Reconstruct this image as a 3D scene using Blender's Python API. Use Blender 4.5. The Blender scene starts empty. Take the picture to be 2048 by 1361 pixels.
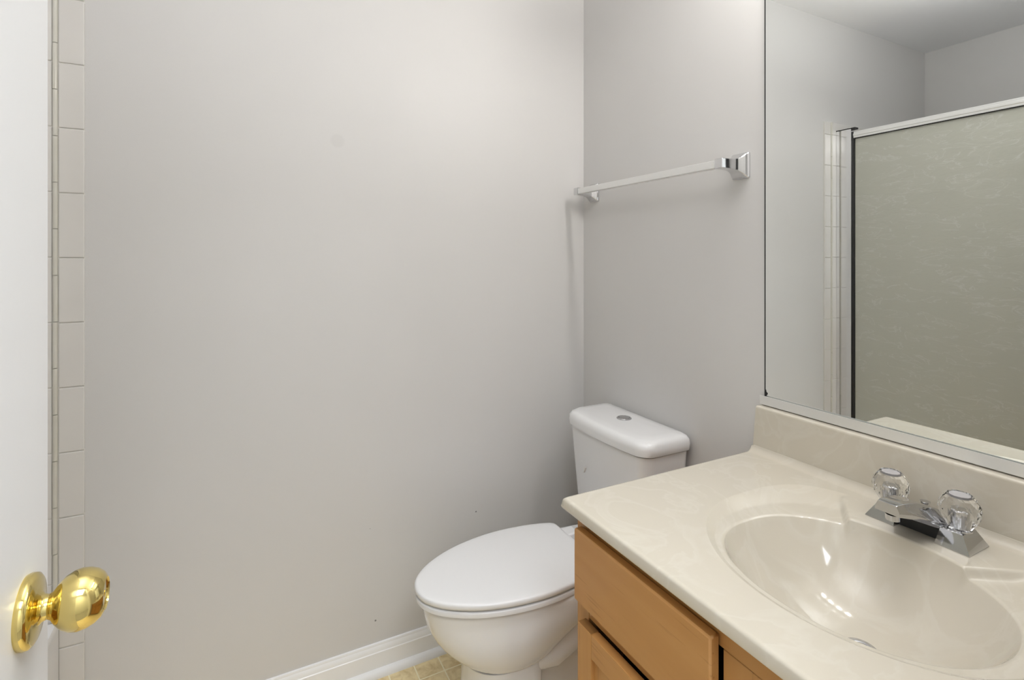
import bpy, bmesh, math, random
import numpy as np
from mathutils import Vector, Matrix

random.seed(7)
sc = bpy.context.scene
COL = sc.collection

# ------------------------------------------------------------------ camera
F, V0, YAW = 1043.84, 514.93, 27.4529          # focal length and horizon row in pixels of the 2048x1361 frame
cam_d = bpy.data.cameras.new('camera')
cam_d.sensor_fit = 'HORIZONTAL'
cam_d.sensor_width = 36.0
cam_d.lens = F * 36.0 / 2048.0
cam_d.shift_y = (V0 - 680.5) / 2048.0
cam_d.clip_start = 0.02
cam = bpy.data.objects.new('camera', cam_d)
COL.objects.link(cam)
cam.location = (-1.1276, -1.5943, 1.2584)
cam.rotation_euler = (math.radians(90), 0, math.radians(-YAW))
sc.camera = cam

# ------------------------------------------------------------------ view, world
sc.view_settings.view_transform = 'Standard'
sc.view_settings.look = 'None'
sc.view_settings.exposure = 0.0
sc.view_settings.gamma = 1.0
sc.view_settings.use_curve_mapping = False
sc.cycles.use_denoising = True
sc.cycles.max_bounces = 14
sc.cycles.diffuse_bounces = 8
sc.cycles.glossy_bounces = 6
sc.cycles.transmission_bounces = 10
sc.cycles.sample_clamp_indirect = 4.0
sc.cycles.blur_glossy = 0.3

wd = bpy.data.worlds.new('world')
sc.world = wd
wd.use_nodes = True
wd.node_tree.nodes['Background'].inputs[0].default_value = (0.9, 0.93, 1.0, 1)
wd.node_tree.nodes['Background'].inputs[1].default_value = 0.0

# ------------------------------------------------------------------ large lights
BULB_W = 4.1          # per vanity bulb
HALL_FILL_W = 41.0         # added fill in the unseen hallway


def area_light(name, loc, size, watts, color, rot=(0, 0, 0)):
    l = bpy.data.lights.new(name, 'AREA')
    l.shape = 'SQUARE'
    l.size = size
    l.energy = watts
    l.color = color
    o = bpy.data.objects.new(name, l)
    COL.objects.link(o)
    o.location = loc
    o.rotation_euler = rot
    return o


area_light('added_hall_fill', (-0.95, -2.25, 2.44), 0.8, HALL_FILL_W, (0.89, 0.945, 1.0))  # fill lamp added behind the camera to brighten the room through the doorway

# added unseen fill panel, aimed up so the ceiling brightens the room
BOUNCE_FILL_W = 12.0
area_light('added_bounce_fill', (-1.15, -1.02, 2.09), 0.75, BOUNCE_FILL_W, (1.0, 1.0, 1.0), rot=(math.radians(180), 0, 0))

# dimensions of the room
RX0, RX1 = -2.43, 0.0          # wall over the tub .. vanity wall
RY0, RY1 = -1.53, 0.0          # doorway wall .. wall ahead
RZ = 2.45
ZC = 0.79                      # counter height
SY = -1.13                     # sink centre line
TY = -0.345                    # toilet centre line


# ------------------------------------------------------------------ materials
def new_mat(name, color=(0.8, 0.8, 0.8), rough=0.5, metal=0.0, spec=0.5, coat=0.0, trans=0.0, ior=1.5):
    m = bpy.data.materials.new(name)
    m.use_nodes = True
    b = m.node_tree.nodes['Principled BSDF']
    b.inputs['Base Color'].default_value = (*color, 1)
    b.inputs['Roughness'].default_value = rough
    b.inputs['Metallic'].default_value = metal
    b.inputs['Specular IOR Level'].default_value = spec
    b.inputs['Coat Weight'].default_value = coat
    b.inputs['Coat Roughness'].default_value = 0.06
    b.inputs['Transmission Weight'].default_value = trans
    b.inputs['IOR'].default_value = ior
    return m


def nodes_of(m):
    return m.node_tree.nodes, m.node_tree.links, m.node_tree.nodes['Principled BSDF']


def add_noise(m, c0, c1, scale=5.0, detail=4.0, stretch=(1, 1, 1), lo=0.35, hi=0.65, dist=0.0, rot=(0, 0, 0)):
    """base colour mottled between c0 and c1"""
    N, L, b = nodes_of(m)
    tc = N.new('ShaderNodeTexCoord')
    mp = N.new('ShaderNodeMapping')
    mp.inputs['Scale'].default_value = stretch
    mp.inputs['Rotation'].default_value = rot
    nz = N.new('ShaderNodeTexNoise')
    nz.inputs['Scale'].default_value = scale
    nz.inputs['Detail'].default_value = detail
    nz.inputs['Distortion'].default_value = dist
    cr = N.new('ShaderNodeValToRGB')
    cr.color_ramp.elements[0].position = lo
    cr.color_ramp.elements[0].color = (*c0, 1)
    cr.color_ramp.elements[1].position = hi
    cr.color_ramp.elements[1].color = (*c1, 1)
    L.new(tc.outputs['Object'], mp.inputs['Vector'])
    L.new(mp.outputs['Vector'], nz.inputs['Vector'])
    L.new(nz.outputs['Fac'], cr.inputs['Fac'])
    L.new(cr.outputs['Color'], b.inputs['Base Color'])
    return cr


def add_bump(m, scale, strength, distance=0.001, detail=3.0, stretch=(1, 1, 1), tex='noise', dist=0.0):
    N, L, b = nodes_of(m)
    tc = N.new('ShaderNodeTexCoord')
    mp = N.new('ShaderNodeMapping')
    mp.inputs['Scale'].default_value = stretch
    if tex == 'noise':
        nz = N.new('ShaderNodeTexNoise')
        nz.inputs['Scale'].default_value = scale
        nz.inputs['Detail'].default_value = detail
        nz.inputs['Distortion'].default_value = dist
        out = nz.outputs['Fac']
    else:
        nz = N.new('ShaderNodeTexVoronoi')
        nz.inputs['Scale'].default_value = scale
        out = nz.outputs['Distance']
    bp = N.new('ShaderNodeBump')
    bp.inputs['Strength'].default_value = strength
    bp.inputs['Distance'].default_value = distance
    L.new(tc.outputs['Object'], mp.inputs['Vector'])
    L.new(mp.outputs['Vector'], nz.inputs['Vector'])
    L.new(out, bp.inputs['Height'])
    L.new(bp.outputs['Normal'], b.inputs['Normal'])


M = {}
M['paint'] = new_mat('wall_paint', (0.60, 0.585, 0.565), 0.45, spec=0.4)
add_noise(M['paint'], (0.575, 0.566, 0.556), (0.590, 0.581, 0.571), scale=2.0, detail=2.0)
add_bump(M['paint'], 420, 0.12, 0.0006, detail=2.0)


def wall_marks(m, spots):
    """small dents and an old filled patch: (centre, radius, darkening)"""
    N, L, b = nodes_of(m)
    tc = N.new('ShaderNodeTexCoord')
    src = b.inputs['Base Color'].links[0].from_socket
    for c, r, k in spots:
        d = N.new('ShaderNodeVectorMath')
        d.operation = 'DISTANCE'
        d.inputs[1].default_value = c
        mr = N.new('ShaderNodeMapRange')
        mr.interpolation_type = 'SMOOTHSTEP'
        mr.inputs['From Min'].default_value = r * 0.6
        mr.inputs['From Max'].default_value = r
        mr.inputs['To Min'].default_value = k
        mr.inputs['To Max'].default_value = 1.0
        mx = N.new('ShaderNodeMix')
        mx.data_type = 'RGBA'
        mx.blend_type = 'MULTIPLY'
        mx.inputs['Factor'].default_value = 1.0
        L.new(tc.outputs['Object'], d.inputs[0])
        L.new(d.outputs['Value'], mr.inputs['Value'])
        L.new(src, mx.inputs[6])
        L.new(mr.outputs['Result'], mx.inputs[7])
        src = mx.outputs[2]
    L.new(src, b.inputs['Base Color'])


wall_marks(M['paint'], [((-0.4341, 0.0, 0.4125), 0.0030, 0.250), ((-0.7655, 0.0, 0.1567), 0.0034, 0.300), ((-0.7819, 0.0, 0.4394), 0.0016, 0.550), ((-0.8761, 0.0, 1.6000), 0.0240, 0.955)])
M['ceiling'] = new_mat('ceiling_paint', (0.84, 0.84, 0.85), 0.8, spec=0.2)
add_bump(M['ceiling'], 300, 0.1, 0.0006)
M['hallpaint'] = new_mat('hall_paint', (0.78, 0.77, 0.75), 0.7)
add_bump(M['hallpaint'], 300, 0.1, 0.0006)
M['trim'] = new_mat('white_gloss_trim', (0.78, 0.78, 0.78), 0.25, spec=0.5)
add_bump(M['trim'], 90, 0.05, 0.0005)
M['doorpaint'] = new_mat('white_door_paint', (0.70, 0.71, 0.72), 0.35)
add_bump(M['doorpaint'], 60, 0.05, 0.0005)
M['brass'] = new_mat('polished_brass', (0.72, 0.58, 0.22), 0.08, metal=1.0)
add_bump(M['brass'], 40, 0.01, 0.0005)
M['chrome'] = new_mat('chrome', (0.56, 0.56, 0.57), 0.07, metal=1.0)
add_bump(M['chrome'], 60, 0.01, 0.0005)
M['bright_chrome'] = new_mat('bright_chrome', (0.74, 0.74, 0.75), 0.07, metal=1.0)
add_bump(M['bright_chrome'], 60, 0.01, 0.0005)
M['satin'] = new_mat('satin_aluminium_bar', (0.80, 0.80, 0.79), 0.30, metal=0.55)
add_bump(M['satin'], 60, 0.03, 0.0005, stretch=(1, 0.05, 1))
M['alu'] = new_mat('bright_aluminium', (0.82, 0.82, 0.83), 0.12, metal=1.0)
add_bump(M['alu'], 120, 0.02, 0.0004, stretch=(1, 1, 0.02))
M['alurail'] = new_mat('anodised_aluminium_rail', (0.84, 0.84, 0.83), 0.30, metal=0.7)
add_bump(M['alurail'], 120, 0.02, 0.0004, stretch=(1, 0.02, 1))
M['black'] = new_mat('black_rubber_and_shade', (0.012, 0.012, 0.012), 0.5)  # also colours the shaded hollows of spout and jamb
add_bump(M['black'], 90, 0.05, 0.0005)
M['porcelain'] = new_mat('white_porcelain', (0.72, 0.72, 0.725), 0.08, spec=0.55, coat=0.3)
add_bump(M['porcelain'], 14, 0.02, 0.001)
M['seat'] = new_mat('white_seat_plastic', (0.72, 0.72, 0.725), 0.28)
add_bump(M['seat'], 20, 0.02, 0.001)
M['mirror'] = new_mat('mirror_silver', (0.90, 0.92, 0.91), 0.0, metal=1.0)
M['clear'] = new_mat('clear_acrylic', (1.0, 1.0, 1.0), 0.01, trans=1.0, ior=1.49)
add_bump(M['clear'], 30, 0.01, 0.0003)
M['cap'] = new_mat('grey_index_cap', (0.40, 0.39, 0.40), 0.3)
add_bump(M['cap'], 60, 0.02, 0.0005)
M['caulk'] = new_mat('cream_caulk', (0.56, 0.54, 0.46), 0.35)
add_bump(M['caulk'], 60, 0.5, 0.003, stretch=(1, 1, 0.4))
M['tile'] = new_mat('glossy_white_tile', (0.63, 0.615, 0.585), 0.06, spec=0.5)
add_noise(M['tile'], (0.62, 0.60, 0.575), (0.64, 0.625, 0.60), scale=3.0)
M['bead'] = new_mat('glossy_cream_bead', (0.55, 0.535, 0.47), 0.1)
add_noise(M['bead'], (0.53, 0.515, 0.45), (0.58, 0.565, 0.51), scale=9.0)
M['grout'] = new_mat('pale_grout', (0.60, 0.585, 0.55), 0.7)
add_bump(M['grout'], 300, 0.2, 0.0005)
M['dark'] = new_mat('cabinet_inside_shade', (0.03, 0.016, 0.008), 0.8)  # near-black tone puts the shade inside the cabinet into the colour
add_bump(M['dark'], 90, 0.1, 0.0005)
M['hall_floor'] = new_mat('grey_hall_carpet', (0.36, 0.34, 0.32), 0.95)
add_bump(M['hall_floor'], 300, 0.4, 0.003)

# cultured marble: cream with faint pale veins
M['marble'] = new_mat('cream_cultured_marble', (0.66, 0.60, 0.49), 0.10, spec=0.5, coat=0.35)
N, L, b = nodes_of(M['marble'])
tc = N.new('ShaderNodeTexCoord')
mp = N.new('ShaderNodeMapping')
mp.inputs['Rotation'].default_value = (0.3, 0.2, 0.7)
nz = N.new('ShaderNodeTexNoise')
nz.inputs['Scale'].default_value = 6.0
nz.inputs['Detail'].default_value = 5.0
nz.inputs['Distortion'].default_value = 1.6
cr = N.new('ShaderNodeValToRGB')
cr.color_ramp.elements[0].position = 0.0
cr.color_ramp.elements[0].color = (0.560, 0.518, 0.435, 1)
cr.color_ramp.elements[1].position = 1.0
cr.color_ramp.elements[1].color = (0.572, 0.530, 0.447, 1)
for p, c in ((0.44, (0.564, 0.522, 0.439, 1)), (0.50, (0.588, 0.551, 0.472, 1)), (0.53, (0.564, 0.522, 0.439, 1))):
    e = cr.color_ramp.elements.new(p)
    e.color = c
L.new(tc.outputs['Object'], mp.inputs['Vector'])
L.new(mp.outputs['Vector'], nz.inputs['Vector'])
L.new(nz.outputs['Fac'], cr.inputs['Fac'])
L.new(cr.outputs['Color'], b.inputs['Base Color'])


def wood(name, axis, tone=1.0):
    """honey-stained maple, grain along axis"""
    m = new_mat(name, (0.4, 0.2, 0.08), 0.36, spec=0.4, coat=0.1)
    N, L, b = nodes_of(m)
    st = [14.0, 14.0, 14.0]
    st[axis] = 1.1
    tc = N.new('ShaderNodeTexCoord')
    mp = N.new('ShaderNodeMapping')
    mp.inputs['Scale'].default_value = st
    n1 = N.new('ShaderNodeTexNoise')
    n1.inputs['Scale'].default_value = 1.6
    n1.inputs['Detail'].default_value = 6.0
    n1.inputs['Distortion'].default_value = 0.8
    cr = N.new('ShaderNodeValToRGB')
    cr.color_ramp.elements[0].position = 0.30
    cr.color_ramp.elements[0].color = (0.41 * tone, 0.198 * tone, 0.059 * tone, 1)
    cr.color_ramp.elements[1].position = 0.72
    cr.color_ramp.elements[1].color = (0.465 * tone, 0.240 * tone, 0.080 * tone, 1)
    st2 = [150.0, 150.0, 150.0]
    st2[axis] = 8.0
    mp2 = N.new('ShaderNodeMapping')
    mp2.inputs['Scale'].default_value = st2
    n2 = N.new('ShaderNodeTexNoise')
    n2.inputs['Scale'].default_value = 1.0
    n2.inputs['Detail'].default_value = 2.0
    cr2 = N.new('ShaderNodeValToRGB')
    cr2.color_ramp.elements[0].position = 0.27
    cr2.color_ramp.elements[0].color = (0.78, 0.72, 0.66, 1)
    cr2.color_ramp.elements[1].position = 0.36
    cr2.color_ramp.elements[1].color = (1, 1, 1, 1)
    mx = N.new('ShaderNodeMix')
    mx.data_type = 'RGBA'
    mx.blend_type = 'MULTIPLY'
    mx.inputs['Factor'].default_value = 1.0
    L.new(tc.outputs['Object'], mp.inputs['Vector'])
    L.new(tc.outputs['Object'], mp2.inputs['Vector'])
    L.new(mp.outputs['Vector'], n1.inputs['Vector'])
    L.new(mp2.outputs['Vector'], n2.inputs['Vector'])
    L.new(n1.outputs['Fac'], cr.inputs['Fac'])
    L.new(n2.outputs['Fac'], cr2.inputs['Fac'])
    L.new(cr.outputs['Color'], mx.inputs[6])
    L.new(cr2.outputs['Color'], mx.inputs[7])
    L.new(mx.outputs[2], b.inputs['Base Color'])
    return m


M['wood_y'] = wood('maple_grain_along', 1)
M['wood_z'] = wood('maple_grain_upright', 2)
M['wood_dark'] = wood('maple_end_grain', 1, 0.55)

# vinyl floor: small square tiles with paler joint lines
M['vinyl'] = new_mat('tan_vinyl_tiles', (0.4, 0.33, 0.2), 0.4)
N, L, b = nodes_of(M['vinyl'])
tc = N.new('ShaderNodeTexCoord')
mp = N.new('ShaderNodeMapping')
mp.inputs['Location'].default_value = (0.655, 0.09, 0)
bk = N.new('ShaderNodeTexBrick')
bk.offset = 0.0
bk.inputs['Scale'].default_value = 1.0
bk.inputs['Brick Width'].default_value = 0.078
bk.inputs['Row Height'].default_value = 0.078
bk.inputs['Mortar Size'].default_value = 0.0022
bk.inputs['Mortar Smooth'].default_value = 0.3
bk.inputs['Mortar'].default_value = (0.86, 0.79, 0.58, 1)
nz = N.new('ShaderNodeTexNoise')
nz.inputs['Scale'].default_value = 38.0
nz.inputs['Detail'].default_value = 6.0
nz.inputs['Distortion'].default_value = 0.6
cr = N.new('ShaderNodeValToRGB')
cr.color_ramp.elements[0].position = 0.33
cr.color_ramp.elements[0].color = (0.60, 0.46, 0.235, 1)
cr.color_ramp.elements[1].position = 0.62
cr.color_ramp.elements[1].color = (0.80, 0.67, 0.40, 1)
L.new(tc.outputs['Object'], mp.inputs['Vector'])
L.new(mp.outputs['Vector'], bk.inputs['Vector'])
L.new(tc.outputs['Object'], nz.inputs['Vector'])
L.new(nz.outputs['Fac'], cr.inputs['Fac'])
L.new(cr.outputs['Color'], bk.inputs['Color1'])
L.new(cr.outputs['Color'], bk.inputs['Color2'])
L.new(bk.outputs['Color'], b.inputs['Base Color'])

# pebbled obscure shower glass
m = M['obscure'] = bpy.data.materials.new('obscure_shower_glass')
m.use_nodes = True
N, L = m.node_tree.nodes, m.node_tree.links
N.remove(N['Principled BSDF'])
tc = N.new('ShaderNodeTexCoord')
mp = N.new('ShaderNodeMapping')
mp.inputs['Scale'].default_value = (1, 0.55, 1.2)
nz = N.new('ShaderNodeTexNoise')
nz.inputs['Scale'].default_value = 34.0
nz.inputs['Detail'].default_value = 2.5
nz.inputs['Distortion'].default_value = 1.6
bp = N.new('ShaderNodeBump')
bp.inputs['Strength'].default_value = 1.0
bp.inputs['Distance'].default_value = 0.006
tr = N.new('ShaderNodeBsdfTranslucent')
tr.inputs['Color'].default_value = (0.97, 0.97, 0.90, 1)
df = N.new('ShaderNodeBsdfDiffuse')
mp3 = N.new('ShaderNodeMapping')
mp3.inputs['Rotation'].default_value = (0.6, 0, 0)
mp3.inputs['Scale'].default_value = (1, 0.8, 2.4)
n3 = N.new('ShaderNodeTexNoise')
n3.inputs['Scale'].default_value = 9.0
n3.inputs['Detail'].default_value = 5.0
n3.inputs['Distortion'].default_value = 1.3
c3 = N.new('ShaderNodeValToRGB')
c3.color_ramp.elements[0].position = 0.0
c3.color_ramp.elements[0].color = (0.72, 0.72, 0.63, 1)
c3.color_ramp.elements[1].position = 1.0
c3.color_ramp.elements[1].color = (0.76, 0.76, 0.68, 1)
for p_, q_ in ((0.545, (0.73, 0.73, 0.64, 1)), (0.565, (0.93, 0.93, 0.88, 1)), (0.585, (0.74, 0.74, 0.65, 1))):
    c3.color_ramp.elements.new(p_).color = q_
L.new(tc.outputs['Object'], mp3.inputs['Vector'])
L.new(mp3.outputs['Vector'], n3.inputs['Vector'])
L.new(n3.outputs['Fac'], c3.inputs['Fac'])
L.new(c3.outputs['Color'], df.inputs['Color'])
gl = N.new('ShaderNodeBsdfGlossy')
gl.inputs['Roughness'].default_value = 0.04
m1 = N.new('ShaderNodeMixShader')
m1.inputs['Fac'].default_value = 0.5
m2 = N.new('ShaderNodeMixShader')
fr = N.new('ShaderNodeFresnel')
fr.inputs['IOR'].default_value = 1.75
L.new(tc.outputs['Object'], mp.inputs['Vector'])
L.new(mp.outputs['Vector'], nz.inputs['Vector'])
L.new(nz.outputs['Fac'], bp.inputs['Height'])
L.new(bp.outputs['Normal'], gl.inputs['Normal'])
L.new(bp.outputs['Normal'], fr.inputs['Normal'])
L.new(tr.outputs[0], m1.inputs[1])
L.new(df.outputs[0], m1.inputs[2])
L.new(fr.outputs[0], m2.inputs['Fac'])
L.new(m1.outputs[0], m2.inputs[1])
L.new(gl.outputs[0], m2.inputs[2])
L.new(m2.outputs[0], N['Material Output'].inputs['Surface'])

M['bulb'] = bpy.data.materials.new('lit_bulb_glass')
M['bulb'].use_nodes = True
_n = M['bulb'].node_tree.nodes['Principled BSDF']
_n.inputs['Base Color'].default_value = (1, 1, 1, 1)
_n.inputs['Emission Color'].default_value = (1.0, 0.97, 0.93, 1)
BULB_R = 0.031
_n.inputs['Emission Strength'].default_value = BULB_W / (math.pi * 4 * math.pi * BULB_R ** 2)


# ------------------------------------------------------------------ mesh helpers
def BM():
    return bmesh.new()


def add_box(bm, lo, hi, bevel=0.0, seg=2):
    v = [bm.verts.new((x, y, z)) for z in (lo[2], hi[2]) for y in (lo[1], hi[1]) for x in (lo[0], hi[0])]
    fs = [bm.faces.new([v[i] for i in q]) for q in
          ((0, 2, 3, 1), (4, 5, 7, 6), (0, 1, 5, 4), (2, 6, 7, 3), (1, 3, 7, 5), (0, 4, 6, 2))]
    if bevel > 0:
        es = list({e for f in fs for e in f.edges})
        bmesh.ops.bevel(bm, geom=es, offset=bevel, segments=seg, profile=0.5, affect='EDGES')
    return bm


def add_loft(bm, rings, cap0=True, cap1=True, closed=True):
    R = [[bm.verts.new(p) for p in r] for r in rings]
    n = len(R[0])
    for a, c in zip(R[:-1], R[1:]):
        for i in range(n if closed else n - 1):
            j = (i + 1) % n
            bm.faces.new((a[i], a[j], c[j], c[i]))
    if cap0:
        bm.faces.new(list(reversed(R[0])))
    if cap1:
        bm.faces.new(R[-1])
    return bm


def add_lathe(bm, prof, origin, axis='z', n=32, cap0=True, cap1=True):
    """prof: (radius, height along axis)"""
    rings = []
    for r, h in prof:
        ring = []
        for k in range(n):
            t = 2 * math.pi * k / n
            a, c = r * math.cos(t), r * math.sin(t)
            if axis == 'z':
                p = (origin[0] + a, origin[1] + c, origin[2] + h)
            elif axis == 'x':
                p = (origin[0] + h, origin[1] + a, origin[2] + c)
            else:
                p = (origin[0] + c, origin[1] + h, origin[2] + a)
            ring.append(p)
        rings.append(ring)
    return add_loft(bm, rings, cap0, cap1)


def add_prism(bm, prof, axis, a, c):
    """extrude a closed 2-D profile along an axis between a and c"""
    def P(u, v, t):
        return {'x': (t, u, v), 'y': (u, t, v), 'z': (u, v, t)}[axis]
    return add_loft(bm, [[P(u, v, a) for u, v in prof], [P(u, v, c) for u, v in prof]])


def add_tube(bm, pts, radii, n=14):
    pts = [Vector(p) for p in pts]
    rings = []
    for i, p in enumerate(pts):
        d = (pts[min(i + 1, len(pts) - 1)] - pts[max(i - 1, 0)]).normalized()
        up = Vector((0, 1, 0)) if abs(d.y) < 0.9 else Vector((1, 0, 0))
        s = d.cross(up).normalized()
        u = s.cross(d).normalized()
        rings.append([tuple(p + s * radii[i] * math.cos(2 * math.pi * k / n) + u * radii[i] * math.sin(2 * math.pi * k / n)) for k in range(n)])
    return add_loft(bm, rings)


def obj(name, bm, mat, parent=None, smooth=True, angle=40, origin=None):
    """link the bmesh (in world coordinates) as one mesh object, child of parent if given"""
    bmesh.ops.recalc_face_normals(bm, faces=bm.faces[:])
    co = np.array([v.co[:] for v in bm.verts])
    if origin is None:
        lo, hi = co.min(0), co.max(0)
        origin = ((lo[0] + hi[0]) / 2, (lo[1] + hi[1]) / 2, lo[2])
    origin = Vector([float(c) for c in origin])
    bm.transform(Matrix.Translation(-origin))
    me = bpy.data.meshes.new(name)
    if smooth:
        ca = math.radians(angle)
        for f in bm.faces:
            f.smooth = True
        for e in bm.edges:
            if len(e.link_faces) == 2 and e.calc_face_angle(0) > ca:
                e.smooth = False
    bm.to_mesh(me)
    bm.free()
    me.materials.append(M[mat])
    o = bpy.data.objects.new(name, me)
    COL.objects.link(o)
    if smooth:
        wn = o.modifiers.new('weighted_normals', 'WEIGHTED_NORMAL')
        wn.keep_sharp = True
        wn.weight = 60
    if parent is not None:
        o.parent = parent
        pw = Vector((0, 0, 0))
        p = parent
        while p is not None:
            pw += p.location
            p = p.parent
        o.location = origin - pw
    else:
        o.location = origin
    return o


def tag(o, label, cat, group=None, kind=None):
    o['label'] = label
    o['category'] = cat
    if group:
        o['group'] = group
    if kind:
        o['kind'] = kind
    return o


def thing(name, label, cat, loc, group=None):
    o = bpy.data.objects.new(name, None)
    o.empty_display_size = 0.05
    COL.objects.link(o)
    o.location = loc
    return tag(o, label, cat, group)


def struct(name, bm, mat, label, cat, **kw):
    return tag(obj(name, bm, mat, **kw), label, cat, kind='structure')


def box(lo, hi, bevel=0.0, seg=2):
    return add_box(BM(), lo, hi, bevel, seg)


# ------------------------------------------------------------------ the room
T = 0.1
HY = -2.95                        # far end of the hallway
HX0, HX1 = -2.2, 0.35
DX0, DX1 = -1.336, -0.70          # doorway opening
struct('floor', box((RX0 - T, RY0 - 0.11, -0.06), (RX1 + T, RY1 + T, 0)), 'vinyl',
       'tan vinyl floor in small square tiles with pale joint lines', 'floor', smooth=False, origin=(0, 0, 0))
struct('ceiling', box((RX0 - T, RY0 - 0.11, RZ), (RX1 + T, RY1 + T, RZ + 0.06)), 'ceiling',
       'flat pale grey ceiling seen in the mirror', 'ceiling', smooth=False)
struct('wall_front', box((RX0 - T, 0, 0), (RX1 + T, T, RZ)), 'paint',
       'long warm grey painted wall ahead, beside the toilet', 'wall', smooth=False, origin=(0, 0, 0))
struct('wall_right', box((0, RY0 - 0.11, 0), (T, 0, RZ)), 'paint',
       'warm grey wall behind the toilet tank, towel bar and mirror', 'wall', smooth=False, origin=(0, 0, 0))
struct('wall_left', box((RX0 - T, RY0 - 0.11, 0), (RX0, 0, RZ)), 'paint',
       'warm grey wall over the tub, seen in the mirror', 'wall', smooth=False, origin=(0, 0, 0))
bm = BM()
add_box(bm, (RX0, RY0 - 0.11, 0), (DX0, RY0, RZ))
add_box(bm, (DX1, RY0 - 0.11, 0), (RX1, RY0, RZ))
add_box(bm, (DX0, RY0 - 0.11, 2.06), (DX1, RY0, RZ))
struct('wall_back', bm, 'paint', 'warm grey wall with the doorway, behind the camera', 'wall', smooth=False)
# hallway beyond the doorway
struct('floor_hall', box((HX0, HY, -0.06), (HX1, RY0 - 0.11, 0)), 'hall_floor',
       'grey carpeted hallway floor outside the doorway', 'floor', smooth=False)
struct('ceiling_hall', box((HX0, HY, RZ), (HX1, RY0 - 0.11, RZ + 0.06)), 'ceiling',
       'pale hallway ceiling outside the doorway', 'ceiling', smooth=False)
bm = BM()
add_box(bm, (HX0 - T, HY - T, 0), (HX1 + T, HY, RZ))
add_box(bm, (HX0 - T, HY, 0), (HX0, RY0 - 0.11, RZ))
add_box(bm, (HX1, HY, 0), (HX1 + T, RY0 - 0.11, RZ))
struct('wall_hall', bm, 'hallpaint', 'grey hallway walls outside the doorway', 'wall', smooth=False)

# baseboards with a shoe moulding
BB = [(0, 0), (-0.030, 0), (-0.030, 0.006), (-0.027, 0.014), (-0.021, 0.019), (-0.0145, 0.021), (-0.0135, 0.066),
      (-0.0115, 0.068), (-0.0105, 0.074), (-0.0085, 0.080), (-0.0065, 0.083), (-0.0065, 0.085), (-0.0055, 0.089), (0, 0.090)]


def scaled(prof, s):
    return [(u, v * s) for u, v in prof]


BB = scaled(BB, 0.0898 / 0.090)
struct('baseboard_front', add_prism(BM(), BB, 'x', -1.4604, 0.0), 'trim',
       'glossy white baseboard along the long grey wall beside the toilet', 'baseboard', angle=30)
struct('baseboard_right', add_prism(BM(), BB, 'y', -0.74, -0.03), 'trim',
       'white baseboard behind the toilet, below its tank', 'baseboard', angle=30)

# tile edging between the wall and the tub
TP = 0.154
G0 = 1.2584 + 0.4603               # height of a joint line
zj = [G0 - k * TP for k in range(-2, 13)]
ztop = 1.937


def tile_column(bm, x0, x1, y_face, thick, shift=0.0, round0=False, gap=0.0016):
    lev = sorted([z + shift for z in zj if 0.05 < z + shift < ztop] + [0.09, ztop])
    for a, c in zip(lev[:-1], lev[1:]):
        if c - a < 0.02:
            continue
        add_box(bm, (x0 + gap / 2, y_face, a + gap / 2), (x1 - gap / 2, y_face + thick, c - gap / 2), 0.0028, 2)


bm = BM()
tile_column(bm, -1.5105, -1.4604, -0.009, 0.0088)
struct('trim_1', bm, 'tile', 'narrow column of glossy off-white edging tiles beside the white door', 'tile edging', angle=35)
bm = BM()
add_box(bm, (RX0 + 0.001, -0.0062, 0.09), (-1.4615, -0.0002, ztop - 0.001))
struct('trim_2', bm, 'grout', 'pale grout bed behind the wall tiles at the tub', 'grout', smooth=False)
bm = BM()
x = -1.5205
while x > RX0 + 0.02:
    x0 = max(x - TP, RX0 + 0.002)
    tile_column(bm, x0, x, -0.0085, 0.008, shift=0.0015)
    x -= TP
struct('trim_3', bm, 'tile', 'glossy off-white wall tiles inside the tub enclosure', 'wall tiles', angle=35)
bm = BM()
for k in range(10):
    y1 = -0.004 - k * TP
    y0 = max(y1 - TP, RY0 + 0.004)
    lev = sorted([z for z in zj if 0.3 < z < 1.8] + [0.3, 1.80])
    for a, c in zip(lev[:-1], lev[1:]):
        if c - a > 0.02:
            add_box(bm, (RX0 + 0.0002, y0 + 0.0008, a + 0.0008), (RX0 + 0.0085, y1 - 0.0008, c - 0.0008), 0.002, 1)
struct('trim_4', bm, 'tile', 'off-white tiles on the wall over the tub, behind the shower glass', 'wall tiles', angle=35)
# thin quarter-round bead pieces between edging tiles and enclosure tiles, caulked at the top
bm = BM()
BPZ = 0.1095
lev = sorted([1.5445 + k * BPZ for k in range(-14, 4) if 0.1 < 1.5445 + k * BPZ < ztop - 0.01] + [0.09, ztop])
rng = random.Random(3)
for a, c in zip(lev[:-1], lev[1:]):
    w = rng.uniform(-0.0004, 0.0004)
    cx = -1.5157 + w
    prof = [(cx + 0.0048, -0.0002)] + [(cx + 0.0048 * math.cos(t), -0.0080 - 0.0048 * math.sin(t)) for t in [math.pi * k / 10 for k in range(11)]] + [(cx - 0.0048, -0.0002)]
    add_prism(bm, prof, 'z', a + 0.0007, c - 0.0007)
struct('trim_5', bm, 'bead', 'thin cream quarter-round bead strip beside the narrow tile column', 'tile edging', angle=50)

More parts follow.
